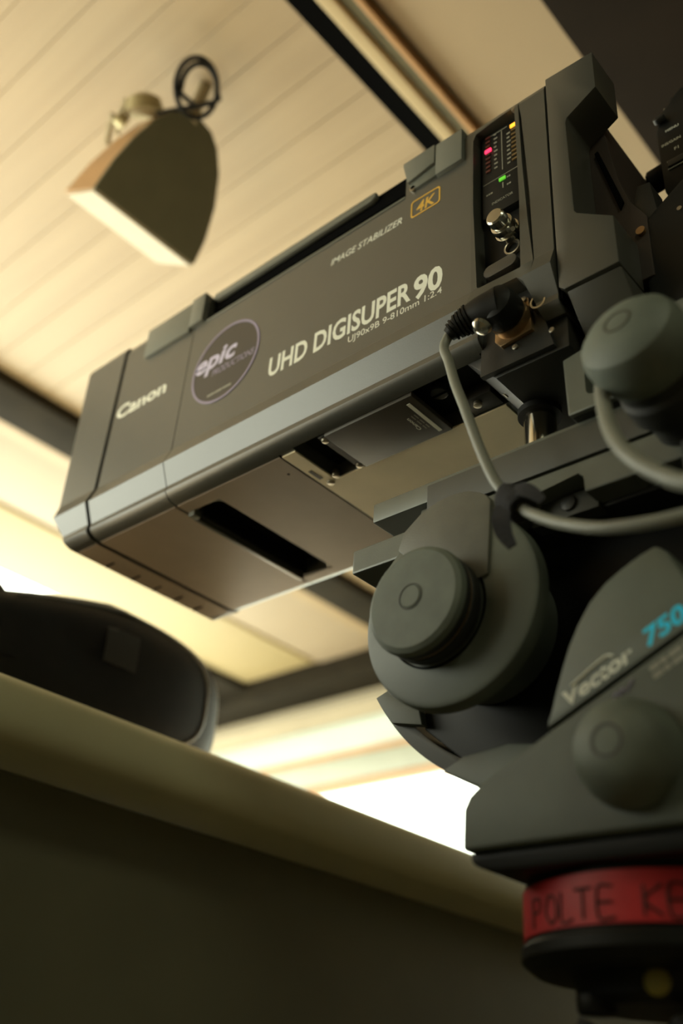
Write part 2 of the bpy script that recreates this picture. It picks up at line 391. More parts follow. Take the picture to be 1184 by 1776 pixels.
# floor skins of the two shells (same paint, light from below put into its colour)
bm = B(); box(bm, 0.049, 0.186, 0.020, 0.238, -0.0012, 0.001); obj('floor_plate', bm, 'lens_uplit', lens)
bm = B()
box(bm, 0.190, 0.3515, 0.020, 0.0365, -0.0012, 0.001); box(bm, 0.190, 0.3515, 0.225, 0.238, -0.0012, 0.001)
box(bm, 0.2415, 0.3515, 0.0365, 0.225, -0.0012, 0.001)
obj('floor_plate', bm, 'lens_uplit', lens)
bm = B(); box(bm, 0.3515, 0.3540, 0.018, 0.240, -0.0006, 0.001); obj('floor_seam', bm, 'seam_black', lens)
# recessed grab handle in the floor
hp = obj('grab_recess', B(), 'black', lens)
bm = B(); box(bm, 0.1965, 0.2405, 0.040, 0.223, 0.022, 0.0275); box(bm, 0.1965, 0.1985, 0.052, 0.220, 0.001, 0.022); box(bm, 0.2385, 0.2405, 0.048, 0.212, 0.001, 0.022)
bmesh.ops.translate(bm, verts=bm.verts, vec=-world_loc(hp)); bm.to_mesh(hp.data); bm.free()
bm = B(); box(bm, 0.1885, 0.1945, 0.046, 0.224, -0.006, 0.001, 0.0015); obj('grab_lip', bm, 'lens_grey', hp)
bm = B(); box(bm, 0.191, 0.201, 0.036, 0.047, -0.007, 0.001, 0.0015); obj('grab_latch', bm, 'latch_grey', hp)
bm = B(); cyl(bm, (0.338, 0.047, -0.0014), (0, 0, 1), 0.0016, 0.001, 12); obj('floor_hole', bm, 'seam_black', lens)
# front hood: its front edge leans forward towards the top
def hood_x(z): 
    return 0.0 - 0.030*min(1, z/0.055) - 0.009*max(0, (z-0.055)/0.24)
P = prof_yz(-0.0015, 0.2985)
P = [(y, max(z, 0.0)) for y, z in P]
bm = B(); loft(bm, [[(hood_x(z)+0.000, y, z) for y, z in P], [(hood_x(z)+0.006, y, z) for y, z in P], [(0.0425, y, z) for y, z in P]])
hood = obj('front_hood', bm, 'lens_grey', lens)
c1 = B(); box(c1, -0.1, 0.010, 0.016, 0.242, 0.016, 0.282, 0.01, 2); cut(hood, c1)
bm = B(); lathe(bm, [(0, 0.022), (0.05, 0.018), (0.098, 0.004), (0.105, 0.0), (0.105, -0.004), (0, -0.004)], (0.012, 0.129, 0.149), (-1, 0, 0), 48)
obj('front_glass', bm, 'glass_dark', hood)
bm = B(); box(bm, 0.004, 0.0415, 0.020, 0.238, -0.0012, 0.001); obj('floor_plate', bm, 'lens_uplit', hood)
for yv in (0.0615, 0.1025, 0.1375, 0.1730, 0.2080):
    bm = B(); box(bm, 0.0035, 0.0215, yv-0.0012, yv+0.0012, -0.0020, -0.0008); obj('vent_slit', bm, 'seam_black', hood)
bm = B(); lathe(bm, [(0, 0.004), (0.003, 0.003), (0.004, 0), (0.004, -0.01), (0, -0.01)], (-0.036, 0.004, 0.268), (-0.7, -0.7, 0), 12); obj('hood_pin', bm, 'steel', hood)
# top catches and the carrying handle
bm = B(); prism(bm, [(0.092, 0.252), (0.094, 0.2495), (0.181, 0.2480), (0.181, 0.2965), (0.092, 0.2965)], 'y', -0.004, 0.03, 0.0012); obj('front_latch', bm, 'latch_grey', lens)
bm = B(); box(bm, 0.1815, 0.206, -0.0055, 0.03, 0.2530, 0.2985, 0.0015); obj('latch_stop', bm, 'latch_grey', lens)
bm = B(); prism(bm, [(0.214, 0.2870), (0.220, 0.2840), (0.470, 0.2840), (0.476, 0.2870), (0.476, 0.2950), (0.214, 0.2950)], 'y', 0.002, 0.0085, 0.0020)
obj('carry_handle', bm, 'latch_grey', lens)
bm = B(); box(bm, 0.210, 0.5205, 0.0090, 0.055, 0.2700, 0.2950); obj('handle_well', bm, 'seam_black', lens)
bm = B(); prism(bm, [(0.521, 0.292), (0.5275, 0.2630), (0.5625, 0.2700), (0.5625, 0.2975), (0.521, 0.2975)], 'y', -0.006, 0.03, 0.0015); lt = obj('rear_latch', bm, 'latch_grey', lens)
bm = B(); box(bm, 0.563, 0.5965, -0.005, 0.03, 0.2500, 0.2965, 0.0015); obj('latch_plate', bm, 'latch_grey', lt)
bm = B(); prism(bm, [(0.5275, 0.262), (0.562, 0.269), (0.562, 0.252), (0.530, 0.252)], 'y', -0.003, 0.02, 0.001); obj('latch_spring', bm, 'plate_grey', lt)
bm = B(); cyl(bm, (0.532, 0.0, 0.2545), (0, -1, 0), 0.0035, 0.003, 14); obj('latch_screw', bm, 'screw', lt)
bm = B(); box(bm, 0.2100, 0.5210, -0.0010, 0.003, 0.2490, 0.2518, 0.0005); obj('slot_highlight', bm, 'latch_grey', lens)  # paler strip standing in for the highlight along the slot's lower edge
# rear section with the recessed control panel
t = B(); prism(t, prof_yz(0.0), 'x', 0.604, 0.6895); rear = obj('rear_housing', t, 'camera_grey', lens, smooth=15)
c1 = B(); prism(c1, [(0.6100, 0.0685), (0.6125, 0.0665), (0.6560, 0.0645), (0.6575, 0.155), (0.6560, 0.282), (0.6535, 0.2855), (0.6105, 0.2800), (0.6070, 0.272), (0.6065, 0.18)], 'y', -0.05, 0.020)
c2 = B(); prism(c2, [(0.6115, 0.0500), (0.6560, 0.0470), (0.6620, 0.0400), (0.6720, 0.000), (0.6790, -0.05), (0.605, -0.05), (0.6085, 0.0)], 'y', -0.05, 0.012)
c3 = B(); prism(c3, [(0.6600, 0.295), (0.6635, 0.262), (0.6685, 0.150), (0.6700, 0.050), (0.6655, 0.115), (0.6620, 0.20)], 'y', -0.05, 0.004)
c4 = B(); box(c4, 0.585, 0.70, 0.012, 0.246, -0.05, 0.004)
cut(rear, c1, c2, c3, c4)
ip = obj('indicator_panel', box(B(), 0.6115, 0.6555, 0.0085, 0.0195, 0.1615, 0.2800, 0.001), 'black', lens)
bm = B(); box(bm, 0.6065, 0.6575, 0.0165, 0.0200, 0.066, 0.284); obj('panel_back', bm, 'black', lens)
YP = 0.0082
def led(x, z, m, w=0.0050, h=0.0026):
    t = B(); box(t, x-w/2, x+w/2, YP-0.001, YP+0.001, z-h/2, z+h/2); return obj('led', t, m, ip)
led(0.6195, 0.2555, 'led_red', 0.0072, 0.0042)
led(0.6497, 0.2712, 'led_orange', 0.0078, 0.0042)
led(0.6352, 0.2030, 'led_green', 0.0072, 0.0040)
for k in range(9):
    z = 0.2745 - 0.0062*k
    if k not in (3,): led(0.6195, z, 'led_red_off')
    t = B(); box(t, 0.6262, 0.6262+(0.0028, 0.004, 0.0034)[k % 3], YP, YP+0.001, z-0.0010, z+0.0010); obj('panel_mark', t, 'print_dim', ip)
for k in range(8):
    z = 0.2642 - 0.0062*k
    led(0.6497, z, 'led_orange_off', 0.0055, 0.0022)
    t = B(); box(t, 0.6412, 0.6412+(0.0040, 0.0032, 0.0045)[k % 3], YP, YP+0.001, z-0.0010, z+0.0010); obj('panel_mark', t, 'print_dim', ip)
for a in ((0.6350, 0.6358, 0.2165, 0.2740), (0.6130, 0.6545, 0.2080, 0.2086), (0.6220, 0.6420, 0.2752, 0.2760)):
    t = B(); box(t, a[0], a[1], YP, YP+0.001, a[2], a[3]); obj('panel_line', t, 'print_dim', ip)
text('panel_lettering', 'INDICATOR', 'print_dim', ip, (0.6228, YP, 0.1745), XW, ZW, 0.0034, 0.0235, 0.01)
dashes('panel_mark', 'print_dim', ip, (0.6165, YP, 0.1908), XW, ZW, ((0, .0018), (.0024, .0042), (.0048, .0072)), 0.0020)
dashes('panel_mark', 'print_dim', ip, (0.6400, YP, 0.1905), XW, ZW, ((0, .0016), (.0022, .0044)), 0.0020)
dashes('panel_mark', 'print_dim', ip, (0.6400, YP, 0.2008), XW, ZW, ((0, .0016), (.0022, .0040)), 0.0020)
dashes('panel_mark', 'print_dim', ip, (0.6350, YP, 0.1900), XW, ZW, ((0, .0010),), 0.0080)
bm = B(); cyl(bm, (0.6545, 0.004, 0.2835), (0, -1, 0), 0.0022, 0.004, 12); obj('panel_screw', bm, 'screw', lens)
# silver control knob, toggle and rubber cover
kn = obj('control_knob', lathe(B(), [(0, 0.030), (0.0078, 0.030), (0.0092, 0.0285), (0.0094, 0.021), (0.0085, 0.0205), (0.0085, 0.0185), (0.0112, 0.0180), (0.0116, 0.0165), (0.0116, 0.0115), (0.0100, 0.011), (0.0100, 0.009), (0.0126, 0.0085), (0.0126, 0.004), (0.009, 0.0), (0, 0)], (0.6385, 0.0165, 0.1305), (0, -1, 0), 36), 'steel', lens)
bm = B(); tube(bm, [(0.6490, 0.014, 0.1245), (0.6500, 0.004, 0.1190), (0.6510, -0.002, 0.1150)], 0.0022, 10, 4); obj('lock_lever', bm, 'steel', lens)
bm = B(); ring(bm, (0.6400, 0.0165, 0.1120), (0, -1, 0), 0.0068, 0.0085, 0.0035, 24); obj('lever_collar', bm, 'screw', lens)
cap = [(0.6425+0.0072*math.cos(a), 0.0862+0.0072*math.sin(a)) for a in [-PI/2+PI*i/10 for i in range(11)]] + [(0.6215+0.0072*math.cos(a), 0.0852+0.0072*math.sin(a)) for a in [PI/2+PI*i/10 for i in range(11)]]
bm = B(); prism(bm, cap, 'y', 0.004, 0.018, 0.0012); obj('rubber_cover', bm, 'name_plate', lens)
bm = B(); cyl(bm, (0.6545, 0.0165, 0.0935), (0, -1, 0), 0.003, 0.006, 12); obj('panel_screw', bm, 'screw', lens)
text('servo_lettering', 'TO SERVO CONTROL', 'print_dim', lens, (0.6165, -0.00002, 0.0555), XW, ZW, 0.0034, 0.0255, 0.012)
text('servo_lettering', 'AUX', 'print_dim', lens, (0.6475, -0.00002, 0.0545), XW, ZW, 0.0034, 0.0062, 0.012)
bm = B(); prism(bm, [(0.6135, 0.0618), (0.6530, 0.0602), (0.6530, 0.0610), (0.6135, 0.0626)], 'y', -0.0006, 0.001); obj('label_groove', bm, 'seam_black', lens)
# connector panel
bm = B(); prism(bm, [(0.6095, 0.049), (0.6560, 0.0465), (0.6620, 0.040), (0.6715, 0.002), (0.6780, -0.027), (0.606, -0.027)], 'y', 0.0105, 0.016); cp = obj('connector_panel', bm, 'chassis', lens)
for x, z in ((0.6600, 0.0455), (0.6170, 0.0480), (0.6775, -0.0125), (0.6420, -0.0120)):
    bm = B(); cyl(bm, (x, 0.0108, z), (0, -1, 0), 0.0028, 0.0022, 14, 0.0006); obj('panel_screw', bm, 'screw', cp)
bm = B(); prism(bm, [(0.626, 0.037), (0.629, 0.0395), (0.655, 0.0365), (0.659, 0.032), (0.661, -0.004), (0.630, -0.008), (0.624, 0.0)], 'y', 0.006, 0.0108, 0.001); fl = obj('socket_flange', bm, 'bronze', cp)
for x, z in ((0.6545, 0.0315), (0.6300, 0.0345)):
    bm = B(); cyl(bm, (x, 0.0062, z), (0, -1, 0), 0.0028, 0.002, 14, 0.0006); obj('flange_screw', bm, 'screw', fl)
bm = B(); ring(bm, (0.6430, 0.008, 0.0140), (0, -1, 0), 0.0155, 0.0178, 0.010, 36); obj('socket_ring', bm, 'bronze', fl)
bm = B(); cyl(bm, (0.6700, 0.0108, 0.0185), (0, -1, 0), 0.0058, 0.006, 24); so = obj('aux_socket', bm, 'black', cp)
bm = B(); ring(bm, (0.6700, 0.0108, 0.0185), (0, -1, 0), 0.0058, 0.0076, 0.009, 24); obj('socket_ring', bm, 'screw', so)
# dark rear chassis under the body, and the cream floor plate with name plate
bm = B(); prism(bm, [(0.586, 0.0035), (0.600, -0.012), (0.618, -0.030), (0.6888, -0.030), (0.6888, 0.0035)], 'y', 0.0165, 0.240, 0.0015); ch = obj('rear_chassis', bm, 'chassis', lens)
bm = B(); cyl(bm, (0.6015, 0.058, -0.0125), (-0.7, 0, -0.7), 0.003, 0.002, 14); obj('chassis_screw', bm, 'screw', ch)
bm = B(); box(bm, 0.3545, 0.585, 0.083, 0.238, -0.0018, 0.001); box(bm, 0.3545, 0.3725, 0.0205, 0.083, -0.0018, 0.001); bp = obj('floor_plate', bm, 'base_plate', lens)
bp['label'] = 'cream metal floor plate'
bm = B(); box(bm, 0.3735, 0.591, 0.017, 0.082, 0.0165, 0.0195); obj('service_well', bm, 'black', lens)
bm = B(); box(bm, 0.4155, 0.5245, 0.0172, 0.0822, -0.0035, 0.002, 0.0008); npl = obj('name_plate', bm, 'name_plate', lens)
bm = B(); box(bm, 0.5125, 0.5165, 0.0255, 0.0765, -0.0040, -0.0034); obj('sticker_strip', bm, 'print_white', npl)
text('maker_lettering', 'Canon', 'print_white', npl, (0.5015, 0.064, -0.00352), (0, -1, 0), (-1, 0, 0), 0.0040, 0.0210, 0.02)
for dx_ in (0.0045, 0.0080):
    dashes('fine_print', 'print_dim', npl, (0.5015+dx_, 0.066, -0.0035), (0, -1, 0), (-1, 0, 0), ((0, .006), (.008, .015), (.017, .024)), 0.0012)
for x, y, r in ((0.4105, 0.0245, 0.0038), (0.4105, 0.0775, 0.0038), (0.5645, 0.0665, 0.0042), (0.3785, 0.0765, 0.0040), (0.3655, 0.0835, 0.0042)):
    bm = B(); cyl(bm, (x, y, 0.004), (0, 0, -1), r, 0.0075, 16, 0.0008); obj('plate_screw', bm, 'screw', bp)
bm = B(); box(bm, 0.406, 0.415, 0.018, 0.0815, -0.0010, 0.014); obj('plate_bracket', bm, 'chassis', bp)
bm = B(); box(bm, 0.552, 0.584, 0.058, 0.081, 0.000, 0.014, 0.001); obj('plate_bracket', bm, 'chassis', bp)
bm = B(); cyl(bm, (0.5420, 0.0370, 0.012), (0, 0, -1), 0.0085, 0.010, 20, 0.001); ps = obj('slotted_stud', bm, 'chassis', bp)
bm = B(); box(bm, 0.534, 0.550, 0.0362, 0.0380, 0.0012, 0.0022); obj('slot', bm, 'seam_black', ps)
bm = B(); box(bm, 0.3590, 0.3635, 0.055, 0.073, -0.0022, -0.0016); obj('serial_label', bm, 'name_plate', bp)
# support post between lens and plate
bm = B(); lathe(bm, [(0, 0.018), (0.0195, 0.018), (0.0195, 0.024), (0.0165, 0.026), (0, 0.026)], (0.6240, 0.076, -0.0560), (0, 0, 1), 28); obj('post_collar', bm, 'black', lens)
bm = B(); cyl(bm, (0.6240, 0.076, -0.0978), (0, 0, 1), 0.0145, 0.062, 28); obj('support_post', bm, 'steel_rod', lens)
# printed lettering on the side
text('model_lettering', 'UHD DIGISUPER', 'print_white', lens, (0.3390, -0.00002, 0.0985), XW, ZW, 0.0270, 0.1945, 0.026)
text('model_lettering', '90', 'print_white', lens, (0.5370, -0.00002, 0.0950), XW, ZW, 0.0290, 0.0345, 0.034)
text('model_lettering', 'UJ90x9B 9-810mm 1:2.4', 'print_white', lens, (0.4545, -0.00002, 0.0855), XW, ZW, 0.0085, 0.1165, 0.004)
text('stabilizer_lettering', 'IMAGE STABILIZER', 'print_white', lens, (0.4195, -0.00002, 0.2145), XW, ZW, 0.0095, 0.0985, 0.004, 0.25)
text('maker_lettering', 'Canon', 'print_white', lens, (0.0530, -0.00002, 0.1690), XW, ZW, 0.0205, 0.0985, 0.030)
k4 = text('badge_lettering', '4K', 'print_gold', lens, (0.5365, -0.00002, 0.2160), XW, ZW, 0.0150, 0.0240, 0.020, 0.15)
def rrect(x0, x1, z0, z1, r, n=5):
    return arc(x1-r, z1-r, r, 0, PI/2, n) + arc(x0+r, z1-r, r, PI/2, PI, n) + arc(x0+r, z0+r, r, PI, 1.5*PI, n) + arc(x1-r, z0+r, r, 1.5*PI, 2*PI, n)
def outline(bm, po, pi, y0, y1):
    t = bmesh.new()
    A = [[t.verts.new((u, yy, v)) for u, v in p] for yy in (y0, y1) for p in (po, pi)]
    n = len(po)
    for a, b in ((0, 1), (1, 3), (3, 2), (2, 0)):
        for i in range(n): t.faces.new((A[a][i], A[a][(i+1) % n], A[b][(i+1) % n], A[b][i]))
    bmesh.ops.recalc_face_normals(t, faces=t.faces); merge(bm, t); return bm
bm = B(); outline(bm, rrect(0.5295, 0.5670, 0.2120, 0.2365, 0.004), rrect(0.5312, 0.5653, 0.2137, 0.2348, 0.003), -0.0004, 0.0002); obj('badge_border', bm, 'print_gold', lens)
# round sticker
st = obj('round_sticker', cyl(B(), (0.2605, 0.0002, 0.1610), (0, -1, 0), 0.0555, 0.0006, 64), 'sticker', lens)
bm = B(); ring(bm, (0.2605, 0.0, 0.1610), (0, -1, 0), 0.0535, 0.0565, 0.0008, 64); obj('sticker_border', bm, 'sticker_violet', st)
text('sticker_lettering', 'epic', 'sticker_logo', st, (0.2085, -0.00042, 0.1630), XW, ZW, 0.0270, 0.0700, 0.030, 0.2)
text('sticker_lettering', 'PRODUCTIONS', 'sticker_violet', st, (0.2400, -0.00042, 0.1480), XW, ZW, 0.0095, 0.0700, 0.01, 0.2)
dashes('fine_print', 'print_dim', st, (0.2380, -0.00042, 0.1180), XW, ZW, ((0, .012), (.013, .025), (.026, .040)), 0.0030)

# ================================================================== CAMERA BODY behind the lens
cam_o = thing('broadcast_camera', 'dark grey studio camera body joined to the rear of the box lens', 'camera', (0.78, 0.129, -0.06))
cheek = [(0.6915, 0.2965), (0.7420, 0.2935), (0.7420, 0.2415), (0.7330, 0.2360), (0.7110, 0.2225), (0.7095, 0.2170), (0.7110, 0.0985), (0.7130, 0.0945), (0.7453, 0.0690), (0.7458, 0.0160), (0.6965, 0.0150), (0.6915, 0.0200)]
bm = B(); prism(bm, cheek, 'y', 0.0, 0.0435, 0.0012); obj('cheek_panel', bm, 'camera_grey', cam_o)
bm = B(); box(bm, 0.6897, 0.6925, 0.004, 0.25, 0.01, 0.290); obj('joint_gap', bm, 'seam_black', cam_o)
inner = [(0.6915, 0.2900), (0.7180, 0.2750), (0.7235, 0.2440), (0.7265, 0.2290), (0.7345, 0.1630), (0.7430, 0.1270), (0.7560, 0.1000), (0.7560, 0.03), (0.6915, 0.03)]
bm = B(); prism(bm, inner, 'y', 0.0436, 0.215, 0.0015); inn = obj('inner_body', bm, 'camera_inner', cam_o)
bm = B(); prism(bm, [(0.7155, 0.208), (0.7190, 0.210), (0.7380, 0.128), (0.7340, 0.120)], 'y', 0.0405, 0.0437, 0.0008); obj('body_slot', bm, 'seam_black', inn)
cheek2 = [(x, z) for x, z in cheek]
bm = B(); prism(bm, cheek2, 'y', 0.2151, 0.2575, 0.0012); obj('cheek_panel', bm, 'camera_grey', cam_o)
bm = B(); prism(bm, [(0.004, 0.0148), (0.040, -0.028), (0.240, -0.028), (0.254, 0.0148)], 'x', 0.6965, 0.7455, 0.0015); obj('lower_body', bm, 'camera_grey', cam_o)
bm = B(); prism(bm, [(0.7475, 0.095), (0.790, 0.125), (1.02, 0.125), (1.02, -0.05), (0.7475, -0.05)], 'y', 0.045, 0.225, 0.006); cb = obj('camera_block', bm, 'black', cam_o)
bm = B(); prism(bm, [(0.741, 0.120), (0.748, 0.148), (0.760, 0.146), (0.764, 0.100), (0.745, 0.095)], 'y', 0.050, 0.075, 0.001); obj('mount_lever', bm, 'chassis', cb)
bm = B(); lathe(bm, [(0, 0.018), (0.012, 0.017), (0.017, 0.012), (0.018, 0), (0, 0)], (0.776, 0.085, 0.124), (0, 0, 1), 24); obj('top_knob', bm, 'black', cb)
bm = B(); cyl(bm, (0.7500, 0.0440, 0.083), (0, -1, 0), 0.0042, 0.004, 14); obj('warning_dot', bm, 'bronze', cb)
for x, z in ((0.752, 0.062), (0.784, 0.090)):
    bm = B(); cyl(bm, (x, 0.046, z), (0, -1, 0), 0.0022, 0.002, 12); obj('block_screw', bm, 'screw', cb)
bm = B(); box(bm, 0.86, 1.00, 0.062, 0.215, 0.125, 0.150, 0.004); obj('viewfinder_shoe', bm, 'black', cb)
bm = B(); box(bm, 0.80, 0.98, 0.055, 0.215, -0.0875, -0.049, 0.004); obj('camera_foot', bm, 'black', cb)

# viewfinder unit on the camera
vf = thing('viewfinder', 'black electronic viewfinder with lettered buttons at the right edge', 'viewfinder', (0.93, 0.14, 0.150))
VY = 0.125
bm = B(); prism(bm, [(0.745, 0.300), (0.752, 0.325), (0.770, 0.342), (0.98, 0.352), (1.00, 0.335), (1.00, 0.165), (0.98, 0.1505), (0.775, 0.1505), (0.752, 0.1900), (0.745, 0.215)], 'y', VY, 0.26, 0.003); vb = obj('housing', bm, 'black', vf)
bm = B(); lathe(bm, [(0, 0.026), (0.0095, 0.026), (0.0125, 0.023), (0.0125, 0.004), (0.011, 0), (0, 0)], (0.746, 0.155, 0.272), (-1, 0, -0.1), 24); obj('dial', bm, 'black', vf)
bm = B(); prism(bm, [(0.752, 0.325), (0.757, 0.366), (0.770, 0.375), (0.80, 0.375), (0.80, 0.338)], 'y', VY+0.02, 0.22, 0.002); hd = obj('sun_shade', bm, 'black', vf)
bm = B(); tube(bm, [(0.752, VY+0.018, 0.352), (0.754, VY+0.018, 0.335), (0.757, VY+0.018, 0.328)], 0.0014, 8, 4); obj('shade_edge', bm, 'screw', hd)
bm = B(); cyl(bm, (0.752, VY-0.001, 0.3110), (0, -1, 0.5), 0.0062, 0.006, 20, 0.001); obj('push_button', bm, 'chassis', vf)
text('button_lettering', 'MENU', 'print_white', vf, (0.7550, VY-0.00002, 0.2935), XW, ZW, 0.0034, 0.0140, 0.02)
text('button_lettering', 'INS/GAIN', 'print_white', vf, (0.7490, VY-0.00002, 0.2750), XW, ZW, 0.0036, 0.0200, 0.02)
text('button_lettering', 'F1', 'print_white', vf, (0.7610, VY-0.00002, 0.2620), XW, ZW, 0.0042, 0.0046, 0.02)
for z in (0.2490, 0.2380):
    bm = B(); box(bm, 0.7520, 0.800, VY-0.0012, VY+0.001, z, z+0.0014); obj('button_edge', bm, 'print_dim', vf)
bm = B(); box(bm, 0.7530, 0.800, VY-0.003, VY+0.001, 0.2405, 0.2485, 0.001); obj('button_bar', bm, 'chassis', vf)

# ================================================================== SUPPORT PLATE
sp = thing('camera_plate', 'grey stepped sliding plate carrying the lens above the tripod head', 'camera plate', (0.72, 0.13, -0.178))
bm = B(); box(bm, 0.4745, 1.02, 0.030, 0.232, -0.1180, -0.0980, 0.0025); up = obj('upper_plate', bm, 'plate_grey', sp)
bm = B(); box(bm, 0.538, 1.02, 0.027, 0.235, -0.1345, -0.1035, 0.0015); obj('slide_block', bm, 'plate_dark', sp)
bm = B(); box(bm, 0.524, 0.5375, 0.036, 0.230, -0.1345, -0.1185, 0.003); obj('block_nose', bm, 'latch_grey', sp)
bm = B(); cyl(bm, (0.519, 0.055, -0.129), (0, 0, -1), 0.006, 0.007, 18); obj('stop_screw', bm, 'black', sp)
bm = B(); box(bm, 0.5460, 1.02, 0.034, 0.228, -0.1362, -0.1343); obj('slide_gap', bm, 'seam_black', sp)
lp = obj('lower_plate', prism(B(), [(0.4550, -0.1650), (0.4550, -0.1415), (0.535, -0.1405), (0.545, -0.1362), (1.02, -0.1362), (1.02, -0.1650)], 'y', 0.0285, 0.235, 0.0020), 'plate_grey', sp)
c1 = B(); prism(c1, [(0.630, -0.20), (0.632, -0.160), (0.640, -0.1520), (0.682, -0.1465), (0.6865, -0.151), (0.6885, -0.20)], 'y', 0.0, 0.060)
c2 = B(); prism(c2, [(0.472, 0.062), (0.482, 0.058), (0.486, 0.066), (0.500, 0.066), (0.500, 0.120), (0.472, 0.120)], 'z', -0.20, -0.150)
cut(lp, c1, c2)
bm = B(); box(bm, 0.6290, 0.6890, 0.045, 0.0605, -0.1700, -0.1500, 0.002); lk = obj('lock_block', bm, 'plate_dark', sp)
bm = B(); cyl(bm, (0.6640, 0.0455, -0.1590), (0, -1, 0), 0.0065, 0.003, 22, 0.0008); obj('lock_screw', bm, 'chassis', lk)
bm = B(); box(bm, 0.473, 0.500, 0.059, 0.120, -0.1515, -0.1500); obj('plate_well', bm, 'seam_black', sp)
# upright bracket carrying the camera side
br = obj('side_bracket', prism(B(), [(0.6800, -0.0400), (0.7300, -0.0310), (0.7900, -0.0310), (0.7900, -0.0975), (0.7250, -0.0975), (0.6820, -0.0975)], 'y', 0.0195, 0.043, 0.0015), 'plate_grey', sp)
c1 = B(); prism(c1, rrect(0.6985, 0.7145, -0.0850, -0.0530, 0.006), 'y', 0.0, 0.034); cut(br, c1)
bm = B(); box(bm, 0.6835, 0.7900, 0.024, 0.060, -0.0979, -0.0960); obj('bracket_foot', bm, 'chassis', sp)

# ================================================================== PAN AND TILT HEAD
hd_o = thing('pan_tilt_head', 'large grey pan and tilt tripod head with drum, round knobs and diagonal lettering', 'tripod head', (0.685, 0.11, -0.50))
DX, DZ = 0.572, -0.235
DY = 0.012
bm = B(); lathe(bm, [(0, 0.0), (0.0775, 0.0), (0.0808, -0.0015), (0.0820, -0.005), (0.0820, -0.0140), (0.0800, -0.0155), (0.0580, -0.0160), (0.0580, -0.066), (0, -0.066)], (DX, DY, DZ), (0, -1, 0), 72); dr = obj('tilt_drum', bm, 'head_grey', hd_o)
flap = [(0.6148, -0.156), (0.6115, -0.220), (0.5800, -0.225), (0.5230, -0.1720), (0.5285, -0.1560), (0.5458, -0.1437), (0.5560, -0.1400), (0.5640, -0.1378), (0.5782, -0.1365), (0.5930, -0.1385), (0.6040, -0.1440), (0.6115, -0.1500)]
bm = B(); prism(bm, flap, 'y', 0.0095, 0.0240, 0.0012); obj('drum_cover', bm, 'head_flap', hd_o)
bm = B(); ring(bm, (DX-0.0095, DY-0.0005, DZ-0.004), (0, -1, 0), 0.0445, 0.0460, 0.0008, 48); obj('drum_seam', bm, 'seam_black', dr)
# drag knob on the drum
kd = obj('drag_knob', lathe(B(), [(0, 0.0320), (0.0200, 0.0322), (0.0400, 0.0312), (0.0436, 0.0288), (0.0448, 0.0245), (0.0448, 0.0235)], (DX-0.0095, DY, DZ-0.0040), (0, -1, 0), 64), 'knob_rubber', hd_o)
bm = B(); lathe(bm, [(0.0448, 0.0237), (0.0443, 0.0170), (0.0428, 0.0162), (0.0428, 0.0142), (0.0443, 0.0134), (0.0438, 0.0040), (0.0410, 0.0), (0.0380, -0.001)], (DX-0.0095, DY, DZ-0.0040), (0, -1, 0), 64); obj('knob_skirt', bm, 'knob_side', kd)
bm = B(); ring(bm, (DX-0.0095, DY-0.0158, DZ-0.0040), (0, 1, 0), 0.0425, 0.0436, 0.0012, 48); obj('knob_scale', bm, 'bronze', kd)
bm = B(); ring(bm, (DX-0.0105, DY-0.0320, DZ-0.0030), (0, -1, 0), 0.0100, 0.0108, 0.0006, 40); obj('cap_groove', bm, 'knob_side', kd)
bm = B(); lathe(bm, [(0, 0.0008), (0.0085, 0.0009), (0.0097, 0.0)], (DX-0.0105, DY-0.0320, DZ-0.0030), (0, -1, 0), 32); obj('knob_cap', bm, 'knob_rubber', kd)
# lower cradle: curved rocker behind the drum
oc = (0.6242, -0.1657); RO = 0.2002
a0, a1 = math.atan2(-0.270-oc[1], 0.450-oc[0]), math.atan2(-0.3665-oc[1], 0.600-oc[0])
if a0 > 0: a0 -= 2*PI
if a1 > 0: a1 -= 2*PI
outer = arc(oc[0], oc[1], RO, a0, a1, 24); innr = arc(oc[0], oc[1], RO-0.014, a1, a0, 24)
bm = B(); prism(bm, outer+innr, 'y', 0.078, 0.21, 0.0008); obj('rocker', bm, 'plate_dark', hd_o)
bm = B(); prism(bm, arc(oc[0], oc[1], RO-0.003, a0, a0+0.16, 6) + [(0.505, -0.300), (0.500, -0.280), (0.470, -0.262)], 'y', 0.070, 0.0785, 0.0006); obj('rocker_tip', bm, 'head_grey', hd_o)
core = [(0.500, -0.300), (0.500, -0.1900), (0.520, -0.168), (0.780, -0.168), (0.800, -0.20), (0.800, -0.400), (0.610, -0.400), (0.560, -0.350)]
bm = B(); prism(bm, core, 'y', 0.080, 0.200, 0.002); obj('core', bm, 'black', hd_o)
bm = B(); prism(bm, [(0.540, -0.349), (0.560, -0.341), (0.600, -0.338), (0.640, -0.345), (0.680, -0.36), (0.640, -0.40), (0.600, -0.380)], 'y', 0.050, 0.0795, 0.003); obj('cradle_wall', bm, 'head_grey', hd_o)
